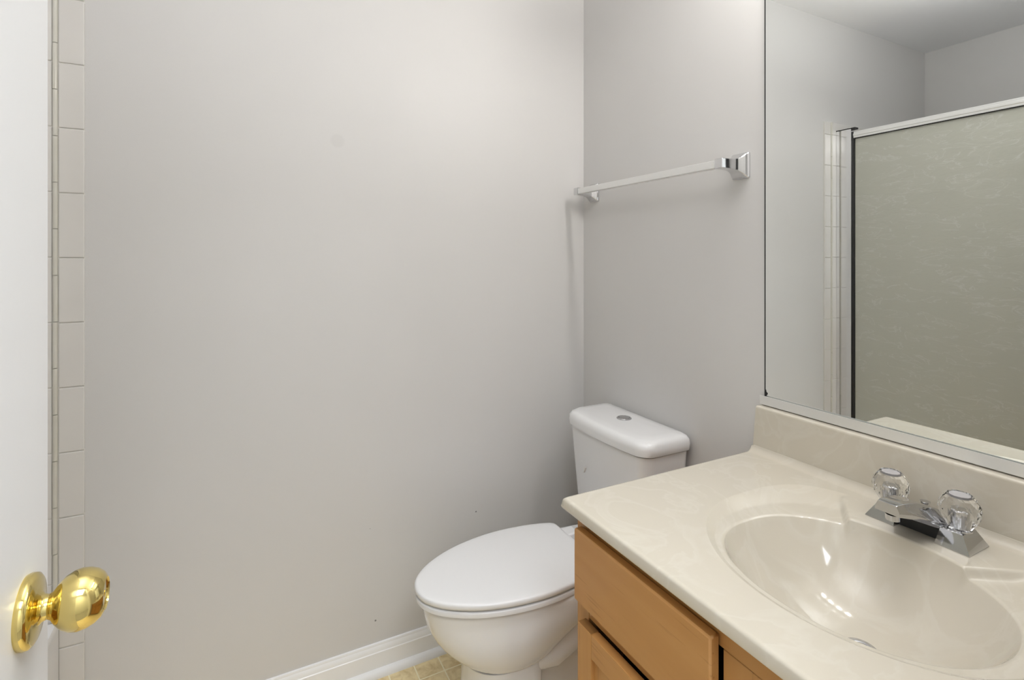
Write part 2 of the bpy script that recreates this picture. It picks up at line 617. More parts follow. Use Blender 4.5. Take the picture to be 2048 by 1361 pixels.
# doorway trim
bm = BM()
add_box(bm, (DX0 - 0.012, RY0 - 0.115, 0), (DX0 + 0.004, RY0 + 0.004, 2.06), 0.001, 1)
add_box(bm, (DX1 - 0.004, RY0 - 0.115, 0), (DX1 + 0.012, RY0 + 0.004, 2.06), 0.001, 1)
add_box(bm, (DX0 - 0.012, RY0 - 0.115, 2.056), (DX1 + 0.012, RY0 + 0.004, 2.075), 0.001, 1)
add_box(bm, (DX1, RY0, 0), (DX1 + 0.06, RY0 + 0.012, 2.12), 0.003, 1)
struct('trim_6', bm, 'trim', 'white jambs of the doorway behind the camera', 'door frame', smooth=False)

# ------------------------------------------------------------------ the open white door
DF = -1.295
D_EDGE = -0.9315
door = struct('door_1', box((DF - 0.035, RY0 + 0.003, 0.012), (DF, D_EDGE, 2.04), 0.0015, 2), 'doorpaint',
              'white painted door standing open at the left, with a brass knob', 'door')
KY, KZ = -0.995, 0.949
RS = 0.885
rose = add_lathe(BM(), [(r * RS, h) for r, h in [(0.0335, 0.0), (0.0345, 0.003), (0.0335, 0.0068), (0.0300, 0.0088), (0.0220, 0.0098),
                        (0.0155, 0.0110), (0.0125, 0.0130), (0.0115, 0.0155), (0.0112, 0.0180)]], (DF, KY, KZ), 'x', 48)
kn = add_lathe(BM(), [(r * 0.94, h - 0.0090) for r, h in [(0.0112, 0.0262), (0.0128, 0.0285), (0.0180, 0.0318), (0.0230, 0.0366), (0.0262, 0.0424),
                      (0.0272, 0.0480), (0.0262, 0.0540), (0.0236, 0.0596), (0.0196, 0.0640), (0.0146, 0.0665),
                      (0.0138, 0.0652), (0.0090, 0.0650), (0.0030, 0.0650), (0.0028, 0.0630)]], (DF, KY, KZ), 'x', 48)
knob = obj('door_knob', kn, 'brass', door, angle=50)
knob['label'] = 'polished brass knob'
obj('rosette', rose, 'brass', knob, angle=50)
lp = BM()
add_box(lp, (DF - 0.029, D_EDGE, KZ - 0.028), (DF - 0.006, D_EDGE + 0.0015, KZ + 0.028), 0.0004, 1)
add_box(lp, (DF - 0.023, D_EDGE, KZ - 0.008), (DF - 0.012, D_EDGE + 0.009, KZ + 0.008), 0.002, 1)
latch = obj('latch_plate', lp, 'brass', door)

# ------------------------------------------------------------------ bathtub
JX = -1.5526                       # plane of the shower door
RIM = 0.40
tub = thing('bathtub', 'white bathtub behind the obscure shower glass', 'bathtub', (-1.98, -0.765, 0))
bm = BM()


def rrect(x0, x1, y0, y1, r, z, n=8):
    pts = []
    for cx, cy, a0 in ((x1 - r, y1 - r, 0), (x0 + r, y1 - r, 90), (x0 + r, y0 + r, 180), (x1 - r, y0 + r, 270)):
        for k in range(n + 1):
            t = math.radians(a0 + 90.0 * k / n)
            pts.append((cx + r * math.cos(t), cy + r * math.sin(t), z))
    return pts


tx0, tx1, ty0, ty1 = RX0 + 0.010, JX + 0.045, RY0 + 0.002, -0.0105
add_loft(bm, [rrect(tx0, tx1, ty0, ty1, 0.006, 0.0), rrect(tx0, tx1, ty0, ty1, 0.006, RIM - 0.012),
              rrect(tx0 + 0.004, tx1 - 0.004, ty0 + 0.004, ty1 - 0.004, 0.008, RIM),
              rrect(tx0 + 0.06, tx1 - 0.075, ty0 + 0.09, ty1 - 0.09, 0.12, RIM),
              rrect(tx0 + 0.07, tx1 - 0.085, ty0 + 0.10, ty1 - 0.10, 0.12, RIM - 0.012),
              rrect(tx0 + 0.10, tx1 - 0.115, ty0 + 0.14, ty1 - 0.17, 0.12, 0.12),
              rrect(tx0 + 0.14, tx1 - 0.155, ty0 + 0.18, ty1 - 0.22, 0.12, 0.08)])
obj('tub_body', bm, 'porcelain', tub, angle=50)

# ------------------------------------------------------------------ shower door
ZJ = 1.2584 + 0.6374
sd = thing('shower_door', 'aluminium framed shower door with pebbled glass, reflected in the mirror', 'shower door',
           (JX, -0.76, RIM))
JW = 0.0816
bm = BM()
add_box(bm, (JX - 0.030, -JW, RIM), (JX, -0.0088, ZJ), 0.0015, 2)
jamb = obj('wall_jamb', bm, 'alu', sd, smooth=True)
bm = BM()
add_box(bm, (JX - 0.026, -JW - 0.019, ZJ - 0.0035), (JX + 0.0012, -0.0088, ZJ + 0.0012))
add_box(bm, (JX - 0.026, -JW - 0.020, ZJ - 0.008), (JX + 0.001, -JW - 0.0005, ZJ + 0.001), 0.001, 1)
obj('jamb_end_shade', bm, 'black', jamb, smooth=False)  # black pieces put in for the shade of the jamb's open end
hz0, hz1 = 1.2584 + 0.5872, 1.2584 + 0.6194
prof = [(JX - 0.028, hz0), (JX - 0.004, hz0), (JX - 0.004, hz0 + 0.009), (JX - 0.001, hz0 + 0.011), (JX - 0.001, hz0 + 0.020),
        (JX - 0.005, hz0 + 0.022), (JX - 0.005, hz1 - 0.002), (JX - 0.007, hz1), (JX - 0.028, hz1)]
DY0 = RY0 + 0.045
obj('top_rail', add_prism(BM(), prof, 'y', DY0, -JW - 0.009), 'alurail', sd, smooth=False)
bm = BM()
add_box(bm, (JX - 0.028, DY0, RIM + 0.01), (JX - 0.003, -JW - 0.012, RIM + 0.045), 0.002, 1)
obj('bottom_rail', bm, 'alurail', sd)
bm = BM()
add_box(bm, (JX - 0.028, RY0 + 0.003, RIM), (JX, RY0 + 0.045, ZJ), 0.0015, 2)
obj('strike_jamb', bm, 'alu', sd)
bm = BM()
add_box(bm, (JX - 0.020, DY0, RIM + 0.045), (JX - 0.014, -JW - 0.012, hz0 - 0.0015))
obj('glass_pane', bm, 'obscure', sd, smooth=False)
bm = BM()
add_box(bm, (JX - 0.0215, -JW - 0.0105, RIM + 0.002), (JX - 0.008, -JW - 0.0002, hz1), 0.0005, 1)
add_box(bm, (JX - 0.0215, DY0, hz0 - 0.0035), (JX - 0.006, -JW - 0.011, hz0 - 0.0002))
obj('gasket', bm, 'black', sd, smooth=False)

# ------------------------------------------------------------------ wall mirror
MY = -0.7599
MZ0, MZ1 = 1.2584 - 0.3455, 1.93
MYR = RY0 + 0.012
wm = thing('wall_mirror', 'large frameless wall mirror above the vanity in a metal bottom channel', 'mirror', (-0.003, -1.14, MZ0))
obj('mirror_glass', box((-0.0052, MYR, MZ0), (-0.0012, MY, MZ1)), 'mirror', wm, smooth=False)
bm = BM()
add_box(bm, (-0.0012, MYR, MZ0 - 0.004), (-0.0001, MY + 0.0062, MZ1), 0)
obj('mirror_backing', bm, 'black', wm, smooth=False)
bm = BM()
cz0, cz1 = MZ0 - 0.0095, MZ0 + 0.0115
add_prism(bm, [(-0.0002, cz0), (-0.0105, cz0), (-0.0105, cz1), (-0.0088, cz1), (-0.0060, cz0 + 0.004), (-0.0002, cz0 + 0.004)], 'y', MYR, MY + 0.012)
obj('bottom_channel', bm, 'alurail', wm, smooth=False)
# worn silvering at the lower corner
bm = BM()
pts = [(-0.0056, MY, 0.0)]
ring0 = []
rng = random.Random(5)
for k in range(17):
    z = cz1 - 0.001 + 0.016 * k / 16
    w = 0.0012 + 0.0042 * math.exp(-((k - 7) / 3.6) ** 2) + rng.uniform(0, 0.0008)
    ring0.append((z, w))
ring_a = [(-0.00555, MY + 0.0003, z) for z, w in ring0] + [(-0.00555, MY - w, z) for z, w in reversed(ring0)]
ring_b = [(-0.0051, y, z) for _, y, z in ring_a]
add_loft(bm, [ring_a, ring_b])
obj('silvering_spot', bm, 'black', wm, smooth=False)

# ------------------------------------------------------------------ vanity light bar over the mirror
VZ = 2.12
vl = thing('vanity_light', 'chrome light bar with four round bulbs on the wall over the mirror', 'light', (-0.03, -1.13, VZ))
obj('back_plate', box((-0.045, -1.46, VZ - 0.055), (-0.001, -0.80, VZ + 0.055), 0.006, 2), 'chrome', vl)
for k in range(4):
    y = -0.885 - k * 0.1633
    obj('socket', add_lathe(BM(), [(0.024, -0.0455), (0.022, -0.062), (0.017, -0.072)], (0, y, VZ), 'x', 20), 'chrome', vl)
    prof = [(0.0001, BULB_R)] + [(BULB_R * math.sin(a), BULB_R * math.cos(a)) for a in [math.pi * i / 14 for i in range(1, 14)]] + [(0.0001, -BULB_R)]
    obj('bulb', add_lathe(BM(), prof, (-0.108, y, VZ), 'x', 24), 'bulb', vl, angle=90)

# ------------------------------------------------------------------ towel bar
TBZ = 1.490
tbx = -0.072
tb = thing('towel_bar', 'chrome towel bar with a square satin rail on the wall above the toilet', 'towel bar', (0, -0.38, TBZ))


def sq_ring(x, hy, hz0, hz1, yc, r=0.15):
    """rounded-square ring in the y-z plane at distance x from the wall"""
    pts = []
    cr_ = min(hy, (hz1 - hz0) / 2) * r
    for sy, sz, a0 in ((1, 1, 0), (-1, 1, 90), (-1, -1, 180), (1, -1, 270)):
        cy = yc + sy * (hy - cr_)
        cz = (hz1 - cr_) if sz > 0 else (hz0 + cr_)
        for k in range(4):
            t = math.radians(a0 + 30 * k)
            pts.append((x, cy + cr_ * math.cos(t), cz + cr_ * math.sin(t)))
    return pts


for yc in (-0.070, -0.688):
    bm = BM()
    rings = []
    for x, hy, a, c in ((-0.0004, 0.0255, -0.0330, 0.0315), (-0.0050, 0.0255, -0.0330, 0.0315), (-0.0068, 0.0235, -0.0310, 0.0295),
                        (-0.0085, 0.0225, -0.0300, 0.0285), (-0.0115, 0.0222, -0.0285, 0.0280), (-0.0200, 0.0180, -0.0215, 0.0205),
                        (-0.0300, 0.0145, -0.0165, 0.0155), (-0.0420, 0.0130, -0.0138, 0.0135), (-0.0600, 0.0125, -0.0128, 0.0128),
                        (-0.0830, 0.0125, -0.0125, 0.0125), (-0.0845, 0.0110, -0.0110, 0.0110)):
        rings.append(sq_ring(x, hy, TBZ + a, TBZ + c, yc))
    add_loft(bm, rings)
    obj('bracket', bm, 'bright_chrome', tb, angle=35)
obj('rail', box((tbx - 0.0095, -0.677, TBZ - 0.0095), (tbx + 0.0095, -0.081, TBZ + 0.0095), 0.0008, 1), 'satin', tb)

# ------------------------------------------------------------------ toilet
to = thing('toilet', 'white two-piece toilet with closed lid between grey wall and vanity', 'toilet', (-0.4, TY, 0))


def tank_ring(z, hw, xb, xf, bow, rb, rf, n=7):
    """plan outline of tank: back flat, front bowed, rounded corners"""
    pts = []
    for k in range(n + 1):                     # back right (toward +y) corner
        t = math.radians(0 + 90.0 * k / n)
        pts.append((xb - rb + rb * math.cos(t), hw - rb + rb * math.sin(t)))
    for k in range(n + 1):                     # front, +y corner
        t = math.radians(90 + 90.0 * k / n)
        pts.append((xf + rf + rf * math.cos(t), hw - rf + rf * math.sin(t)))
    for k in range(1, 8):
        s = 1 - k / 4.0
        pts.append((xf - 0.0, s * (hw - rf)))
    for k in range(n + 1):
        t = math.radians(180 + 90.0 * k / n)
        pts.append((xf + rf + rf * math.cos(t), -hw + rf + rf * math.sin(t)))
    for k in range(n + 1):
        t = math.radians(270 + 90.0 * k / n)
        pts.append((xb - rb + rb * math.cos(t), -hw + rb + rb * math.sin(t)))
    out = []
    for x, y in pts:
        f = max(0.0, (xb - x) / (xb - xf))
        bx = -bow * (1 - (y / hw) ** 2) * f
        out.append((x + bx, TY + y, z))
    return out


bm = BM()
add_loft(bm, [tank_ring(0.385, 0.150, -0.022, -0.150, 0.010, 0.02, 0.035), tank_ring(0.395, 0.160, -0.018, -0.157, 0.012, 0.02, 0.035),
              tank_ring(0.55, 0.172, -0.016, -0.166, 0.014, 0.02, 0.035), tank_ring(0.719, 0.184, -0.014, -0.176, 0.016, 0.02, 0.035)])
obj('tank', bm, 'porcelain', to, angle=50)
bm = BM()
add_loft(bm, [tank_ring(0.7195, 0.184, -0.012, -0.174, 0.016, 0.02, 0.036), tank_ring(0.7235, 0.191, -0.008, -0.182, 0.017, 0.022, 0.04),
              tank_ring(0.740, 0.192, -0.007, -0.183, 0.017, 0.022, 0.04), tank_ring(0.752, 0.190, -0.009, -0.181, 0.017, 0.022, 0.04),
              tank_ring(0.760, 0.184, -0.014, -0.175, 0.016, 0.022, 0.04), tank_ring(0.7645, 0.174, -0.023, -0.165, 0.015, 0.022, 0.04),
              tank_ring(0.7660, 0.150, -0.045, -0.142, 0.012, 0.02, 0.035), tank_ring(0.7665, 0.060, -0.080, -0.105, 0.003, 0.01, 0.01)])
tl = obj('tank_lid', bm, 'porcelain', to, angle=60)
fb = obj('flush_button', add_lathe(BM(), [(0.0225, 0.0), (0.0225, 0.0025), (0.0205, 0.0042), (0.0172, 0.0042), (0.0165, 0.0028), (0.0162, 0.0028),
                                          (0.0158, 0.0046), (0.0100, 0.0052), (0.0005, 0.0053)], (-0.090, TY + 0.006, 0.7660), 'z', 36),
         'chrome', tl, angle=40)
fb['label'] = 'round chrome button'
# scuff on the tank front
sb = BM()
for cy, cz, hw_, hh, sl in ((TY + 0.088, 0.626, 0.0022, 0.0015, 0.3), (TY + 0.068, 0.607, 0.0035, 0.011, 0.25)):
    prof = [(-0.35, 1.0), (0.5, 0.35), (1.0, -1.0), (0.2, -0.5), (-0.6, 0.1), (-1.0, 0.6)]
    fx = -0.1935
    P0 = [(cy + (u + sl * -v) * hw_, cz + v * hh) for u, v in prof]
    add_loft(sb, [[(fx + 0.006, y, z) for y, z in P0], [(fx + 0.0005 * 0, y, z) for y, z in P0]])


def lid_outline(z, grow=0.0, back=-0.27, n=40, front=-0.742):
    """egg-shaped seat outline with a flat back"""
    tab = [(-0.27, 0.120), (-0.30, 0.133), (-0.34, 0.1445), (-0.383, 0.152), (-0.44, 0.1570), (-0.50, 0.1545), (-0.56, 0.1445), (-0.609, 0.1300),
           (-0.65, 0.1120), (-0.69, 0.0870), (-0.715, 0.0640), (-0.731, 0.0420), (-0.739, 0.0220), (-0.742, 0.0)]
    xs = [a for a, _ in tab]
    L_ = len(tab)
    half = []
    for i, (x, h) in enumerate(tab):
        half.append((x, h))
    # smooth resample by Catmull-Rom
    pts = []
    for i in range(L_ - 1):
        p0 = half[max(i - 1, 0)]
        p1, p2 = half[i], half[i + 1]
        p3 = half[i + 2] if i + 2 < L_ else (half[L_ - 2][0], -half[L_ - 2][1])
        for k in range(4):
            t = k / 4
            q = []
            for d in (0, 1):
                q.append(0.5 * (2 * p1[d] + (p2[d] - p0[d]) * t + (2 * p0[d] - 5 * p1[d] + 4 * p2[d] - p3[d]) * t * t
                                + (-p0[d] + 3 * p1[d] - 3 * p2[d] + p3[d]) * t ** 3))
            pts.append(q)
    pts.append((tab[-1][0], 0.0))
    # rounded back corner
    r = 0.009
    back_pts = [(-0.27, 0.120 - r * 1.6), (-0.27 - r * 0.12, 0.120 - r * 0.75), (-0.27 - r * 0.45, 0.120 - r * 0.12)]
    pts = back_pts + pts[2:]
    full = [(x, h) for x, h in pts] + [(x, -h) for x, h in reversed(pts[:-1])]
    c = -0.48
    out = []
    for x, y in full:
        L1 = math.hypot((x - c) / 0.26, y / 0.157)
        sx = 1 + grow / 0.25
        sy = 1 + grow / 0.155
        out.append((c + (x - c) * sx, TY + y * sy, z))
    return out


# seat ring and lid
bm = BM()
add_loft(bm, [lid_outline(0.4050, -0.004), lid_outline(0.4065, 0.0), lid_outline(0.4160, 0.001), lid_outline(0.4195, -0.002),
              lid_outline(0.4200, -0.05), lid_outline(0.4060, -0.055)], True, True)
obj('seat', bm, 'seat', to, angle=50)
bm = BM()
add_loft(bm, [lid_outline(0.4230, -0.006), lid_outline(0.4240, 0.000), lid_outline(0.4290, 0.003), lid_outline(0.4355, 0.003),
              lid_outline(0.4388, 0.0005), lid_outline(0.4402, -0.004), lid_outline(0.4410, -0.012), lid_outline(0.4416, -0.03), lid_outline(0.4420, -0.10)])
obj('lid', bm, 'seat', to, angle=60)
for s in (1, -1):
    bm = BM()
    add_box(bm, (-0.274, TY + s * 0.070 - 0.022, 0.402), (-0.225, TY + s * 0.070 + 0.022, 0.434), 0.006, 3)
    obj('hinge', bm, 'seat', to)


def egg_ring(z, xf, xb, hw, p=2.2, n=48, back_sq=3.0):
    c = xf + (xb - xf) * 0.55
    out = []
    for k in range(n):
        t = 2 * math.pi * k / n
        ct, st = math.cos(t), math.sin(t)
        if ct < 0:
            e = 2 / p
            x = c + (c - xf) * -abs(ct) ** e
        else:
            e = 2 / back_sq
            x = c + (xb - c) * abs(ct) ** e
        y = hw * math.copysign(abs(st) ** e, st)
        out.append((x, TY + y, z))
    return out


bm = BM()
rings = [(0.212, -0.600, -0.420, 0.080), (0.222, -0.614, -0.400, 0.098), (0.232, -0.626, -0.390, 0.107), (0.244, -0.642, -0.378, 0.116), (0.259, -0.659, -0.362, 0.124),
         (0.280, -0.680, -0.332, 0.1325), (0.304, -0.698, -0.288, 0.1395), 
(0.335, -0.714, -0.200, 0.147), (0.365, -0.722, -0.080, 0.150),
         (0.380, -0.725, -0.045, 0.151), (0.392, -0.727, -0.035, 0.152), (0.401, -0.725, -0.037, 0.150), (0.4045, -0.718, -0.045, 0.143), (0.4045, -0.690, -0.07, 0.115)]
add_loft(bm, [egg_ring(*r) for r in rings])
# front column of the pedestal, narrow rear column, spreading foot
add_loft(bm, [egg_ring(0.010, -0.638, -0.425, 0.106, back_sq=7), egg_ring(0.05, -0.630, -0.427, 0.101, back_sq=7), egg_ring(0.12, -0.620, -0.430, 0.097, back_sq=7),
              egg_ring(0.19, -0.615, -0.430, 0.097, back_sq=7), egg_ring(0.225, -0.622, -0.430, 0.098, back_sq=7)])
add_loft(bm, [egg_ring(0.010, -0.52, -0.15, 0.066), egg_ring(0.20, -0.52, -0.17, 0.062), egg_ring(0.38, -0.40, -0.06, 0.090)])
add_loft(bm, [egg_ring(0.0, -0.645, -0.125, 0.118), egg_ring(0.014, -0.645, -0.125, 0.118), egg_ring(0.022, -0.641, -0.13, 0.113), egg_ring(0.028, -0.630, -0.14, 0.100)])
# trapway bulging from both flanks
for s in (1, -1):
    add_tube(bm, [(-0.215, TY + s * 0.050, 0.385), (-0.262, TY + s * 0.062, 0.340), (-0.305, TY + s * 0.068, 0.292), (-0.350, TY + s * 0.068, 0.248), (-0.400, TY + s * 0.066, 0.222),
                  (-0.450, TY + s * 0.058, 0.216), (-0.490, TY + s * 0.045, 0.218)], [0.042, 0.047, 0.049, 0.048, 0.044, 0.036, 0.030], 24)
obj('bowl', bm, 'porcelain', to, angle=60)
scuff = obj('scuff_mark', sb, 'grout', to, smooth=False)
for s in (1, -1):
    obj('bolt_cap', add_lathe(BM(), [(0.014, 0.0), (0.0135, 0.008), (0.010, 0.013), (0.004, 0.0155), (0.0003, 0.016)], (-0.33, TY + s * 0.102, 0.010), 'z', 20), 'seat', to, angle=60)

# ------------------------------------------------------------------ vanity cabinet
VY1, VY0 = -0.750, RY0 + 0.012
CX = -0.545                        # face frame plane
VT = ZC - 0.0207                   # underside of the top
va = thing('vanity_cabinet', 'honey-stained maple vanity cabinet under the cream sink top', 'cabinet', (-0.27, -1.13, 0))
bm = BM()
add_box(bm, (CX + 0.019, VY1 - 0.016, 0.0), (-0.002, VY1 - 0.001, VT - 0.0005), 0.0006, 1)
obj('side_panel', bm, 'wood_z', va)
bm = BM()
add_box(bm, (CX + 0.019, VY0, 0.0), (-0.002, VY0 + 0.016, VT - 0.0005), 0.0006, 1)
obj('side_panel', bm, 'wood_z', va)
bm = BM()
add_box(bm, (CX + 0.10, VY0 + 0.016, 0.02), (CX + 0.11, VY1 - 0.016, 0.65))
add_box(bm, (CX + 0.02, VY0 + 0.016, 0.100), (CX + 0.50, VY1 - 0.016, 0.112))
obj('carcass', bm, 'dark', va, smooth=False)  # boards coloured near-black as the shade seen through the gaps
bm = BM()
add_box(bm, (CX + 0.06, VY0 + 0.016, 0.0), (CX + 0.075, VY1 - 0.016, 0.10))
obj('toe_kick', bm, 'wood_dark', va, smooth=False)
# face frame: stiles upright, rails along
ST = 0.038
CS0, CS1 = -1.200, -1.0965          # wide centre stile
bm = BM()
add_box(bm, (CX, VY1 - ST, 0.10), (CX + 0.019, VY1, VT - 0.0005), 0.0008, 1)
obj('stile', bm, 'wood_z', va)
bm = BM()
add_box(bm, (CX, VY0, 0.10), (CX + 0.019, VY0 + ST, VT - 0.0005), 0.0008, 1)
obj('stile', bm, 'wood_z', va)
RB = 0.7255                        # underside of the top rail
bm = BM()
add_box(bm, (CX + 0.0002, VY0 + ST, RB), (CX + 0.0188, VY1 - ST, VT - 0.0005), 0.0006, 1)
obj('rail', bm, 'wood_y', va)
bm = BM()
add_box(bm, (CX, CS0, 0.10), (CX + 0.019, CS1, RB - 0.0006), 0.0008, 1)
obj('stile', bm, 'wood_z', va)
for a, c in ((VY0 + ST, CS0), (CS1, VY1 - ST)):
    bm = BM()
    add_box(bm, (CX + 0.0004, a, 0.5775), (CX + 0.0186, c, 0.617), 0.0006, 1)
    obj('rail', bm, 'wood_y', va)
    bm = BM()
    add_box(bm, (CX + 0.0004, a, 0.10), (CX + 0.0186, c, 0.135), 0.0006, 1)
    obj('rail', bm, 'wood_y', va)
# drawer fronts
for a, c in ((-1.0925, -0.767), (VY0 + 0.018, -1.210)):
    bm = BM()
    add_box(bm, (CX - 0.0205, a, 0.6085), (CX - 0.0015, c, 0.7440), 0.0030, 1)
    obj('drawer_front', bm, 'wood_y', va)


# doors with a recessed flat panel
def cab_door(a, c, z0, z1):
    x0, x1 = CX - 0.0205, CX - 0.0015
    sw, rh = 0.042, 0.045
    bm = BM()
    add_box(bm, (x0 + 0.008, a + sw - 0.004, z0 + rh - 0.004), (x1 - 0.004, c - sw + 0.004, z1 - rh + 0.004))
    d = obj('door', bm, 'wood_z', va, smooth=False)
    for y0, y1 in ((a, a + sw), (c - sw, c)):
        bm = BM()
        add_box(bm, (x0, y0, z0), (x1, y1, z1), 0.0025, 2)
        obj('door_stile', bm, 'wood_z', d)
        eg = obj('end_grain', box((x0 + 0.0012, y0 + 0.0012, z1 - 0.0015), (x1 - 0.0012, y1 - 0.0012, z1 + 0.0002)), 'wood_dark', d, smooth=False)
        eg['label'] = 'dark brown end grain'
    for q0, q1 in ((z0, z0 + rh), (z1 - rh, z1)):
        bm = BM()
        add_box(bm, (x0 + 0.0002, a + sw - 0.0005, q0 + 0.0002), (x1 - 0.0002, c - sw + 0.0005, q1 - 0.0002), 0.0025, 2)
        obj('door_rail', bm, 'wood_y', d)


cab_door(-1.0925, -0.780, 0.125, 0.5745)
cab_door(VY0 + 0.018, -1.210, 0.125, 0.5745)

# ------------------------------------------------------------------ vanity top with moulded basin
vt = thing('sink_countertop', 'cream cultured marble vanity top with an oval moulded sink', 'countertop', (-0.285, -1.13, VT))
X0, X1 = -0.571, -0.0243
Y1, Y0 = -0.7345, RY0 + 0.006
BX, BY = -0.306, -1.130            # bowl centre
BA, BB_ = 0.159, 0.184
DEPTH = 0.116
BSX = -0.024                       # face of the backsplash at its foot


def se(dx, dy, a, c, p):
    return (np.abs(dx / a) ** p + np.abs(dy / c) ** p) ** (1 / p)


def sstep(t):
    t = np.clip(t, 0, 1)
    return t * t * (3 - 2 * t)


def height(X, Y):
    rb = se(X - BX, Y - BY, BA, BB_, 2.2)                       # 1 on the bowl rim
    ox = X + 0.260
    ro = np.where(ox < 0, se(ox, Y - BY, 0.228, 0.247, 2.0), se(ox, Y - BY, 0.205, 0.247, 3.6))   # 1 on the outer edge
    # position between rim and outer edge
    t = (rb - 1) / np.maximum((rb - 1) + (1 - ro) * 1.25, 1e-6)
    t = np.where(ro >= 1, 1.0, np.clip(t, 0, 1))
    front = np.clip((-0.30 - X) / 0.15, 0, 1)                   # the ledge thins out toward the front
    step = 0.0120 * (1 - 0.55 * front)
    u = np.clip((t - 0.52) / 0.46, 0, 1)
    z = -step * (1 - (0.90 * u + 0.10 * sstep(u))) - 0.0010 * (1 - np.clip(t / 0.5, 0, 1))
    # raised faucet platform
    hwp = np.clip(0.080 + (X + 0.17) / 0.07 * 0.050, 0.05, 0.14)
    pl = sstep((hwp - np.abs(Y - SY - 0.005)) / 0.014 + 0.5) * sstep((X + 0.215) / 0.03)
    z = z * (1 - pl)
    # bowl
    q = np.clip(rb, 0, 1)
    zb = -DEPTH * (1 - q ** 2.6)
    rim = -(step + 0.0010) * (1 - pl * q ** 30)
    z = np.where(rb < 1, rim + zb, z)
    # soften the rim
    k = np.clip((1.03 - rb) / 0.03, 0, 1) * (rb >= 1)
    z = z - 0.0022 * k ** 2 * (rb >= 1) - 0.0022 * (rb < 1)
    # front edge roll
    e = np.clip(1 - (X - X0) / 0.007, 0, 1)
    z = z - 0.006 * (1 - np.sqrt(np.clip(1 - e ** 2, 0, 1)))
    e = np.clip(1 - (Y1 - Y) / 0.007, 0, 1)
    z = z - 0.006 * (1 - np.sqrt(np.clip(1 - e ** 2, 0, 1)))
    # cove up to the backsplash
    cr = 0.019
    e = np.clip((X - (BSX - cr)) / cr, 0, 0.97)
    z = z + cr * (1 - np.sqrt(1 - e ** 2))
    return ZC + z


# polar grid round the bowl: rings follow the bowl, the ledge, then the edge of the slab
def ray_radii(th):
    c, s_ = math.cos(th), math.sin(th)
    r_b = 1 / ((abs(c) / BA) ** 2.2 + (abs(s_) / BB_) ** 2.2) ** (1 / 2.2)
    lo, hi = r_b, 0.6
    for _ in range(40):
        m_ = (lo + hi) / 2
        ox, oy = BX + m_ * c + 0.260, m_ * s_
        v = se(ox, oy, 0.228, 0.247, 2.0) if ox < 0 else se(ox, oy, 0.205, 0.247, 3.6)
        lo, hi = (m_, hi) if v < 1 else (lo, m_)
    tx = ((X1 if c > 0 else X0) - BX) / c if abs(c) > 1e-9 else 9
    ty = ((Y1 if s_ > 0 else Y0) - BY) / s_ if abs(s_) > 1e-9 else 9
    r_e = min(tx, ty)
    return r_b, min(lo, r_e - 0.004), r_e


angles = list(np.linspace(-math.pi, math.pi, 480, endpoint=False))
for cx_ in (X0, X1):
    for cy_ in (Y0, Y1):
        angles.append(math.atan2(cy_ - BY, cx_ - BX))
angles = sorted(angles)
u_b = np.concatenate([np.linspace(0.02, 0.80, 22), np.linspace(0.82, 0.999, 22)])
u_l = np.concatenate([np.linspace(0.002, 0.12, 10), np.linspace(0.15, 0.90, 20), np.linspace(0.92, 1.0, 5)])
u_e = np.concatenate([np.linspace(0.04, 0.80, 12), 1 - np.array([0.16, 0.12, 0.09, 0.065, 0.045, 0.03, 0.018, 0.010, 0.004, 0.0])])
PX = np.zeros((len(u_b) + len(u_l) + len(u_e), len(angles)))
PY = np.zeros_like(PX)
for k, th in enumerate(angles):
    r_b, r_l, r_e = ray_radii(th)
    rr_ = np.concatenate([u_b * r_b, r_b + u_l * (r_l - r_b), r_l + u_e * (r_e - r_l)])
    PX[:, k] = BX + rr_ * math.cos(th)
    PY[:, k] = BY + rr_ * math.sin(th)
PZ = height(PX, PY)
nr, na = PX.shape
verts = [tuple(map(float, p)) for p in np.stack([PX, PY, PZ], -1).reshape(-1, 3)]
verts.append((BX, BY, float(height(np.array([BX]), np.array([BY]))[0])))
faces = [(nr * na, k, (k + 1) % na) for k in range(na)]
for i in range(nr - 1):
    for k in range(na):
        k2 = (k + 1) % na
        faces.append((i * na + k, (i + 1) * na + k, (i + 1) * na + k2, i * na + k2))
# skirt round the rim of the slab, rolled under
border = [(nr - 1) * na + k for k in range(na)]
prev = border
for zz, out in ((VT + 0.004, 0.0015), (VT, 0.0), (VT, -0.03)):
    cur = []
    for b_ in border:
        x, y, _ = verts[b_]
        ox = -out if x < X0 + 1e-4 else 0.0
        oy = out if y > Y1 - 1e-4 else 0.0
        verts.append((x + ox, y + oy, zz))
        cur.append(len(verts) - 1)
    for k in range(na):
        k2 = (k + 1) % na
        faces.append((prev[k], cur[k], cur[k2], prev[k2]))
    prev = cur
me = bpy.data.meshes.new('basin_slab')
org = Vector((-0.285, -1.13, VT))
me.from_pydata([tuple(Vector(v) - org) for v in verts], [], faces)
me.materials.append(M['marble'])
for p in me.polygons:
    p.use_smooth = True
me.update()
slab = bpy.data.objects.new('basin_slab', me)
COL.objects.link(slab)
slab.parent = vt
bmx = bmesh.new()
bmx.from_mesh(me)
bmesh.ops.recalc_face_normals(bmx, faces=bmx.faces[:])
for e in bmx.edges:
    if len(e.link_faces) == 2 and e.calc_face_angle(0) > math.radians(50):
        e.smooth = False
bmx.to_mesh(me)
bmx.free()
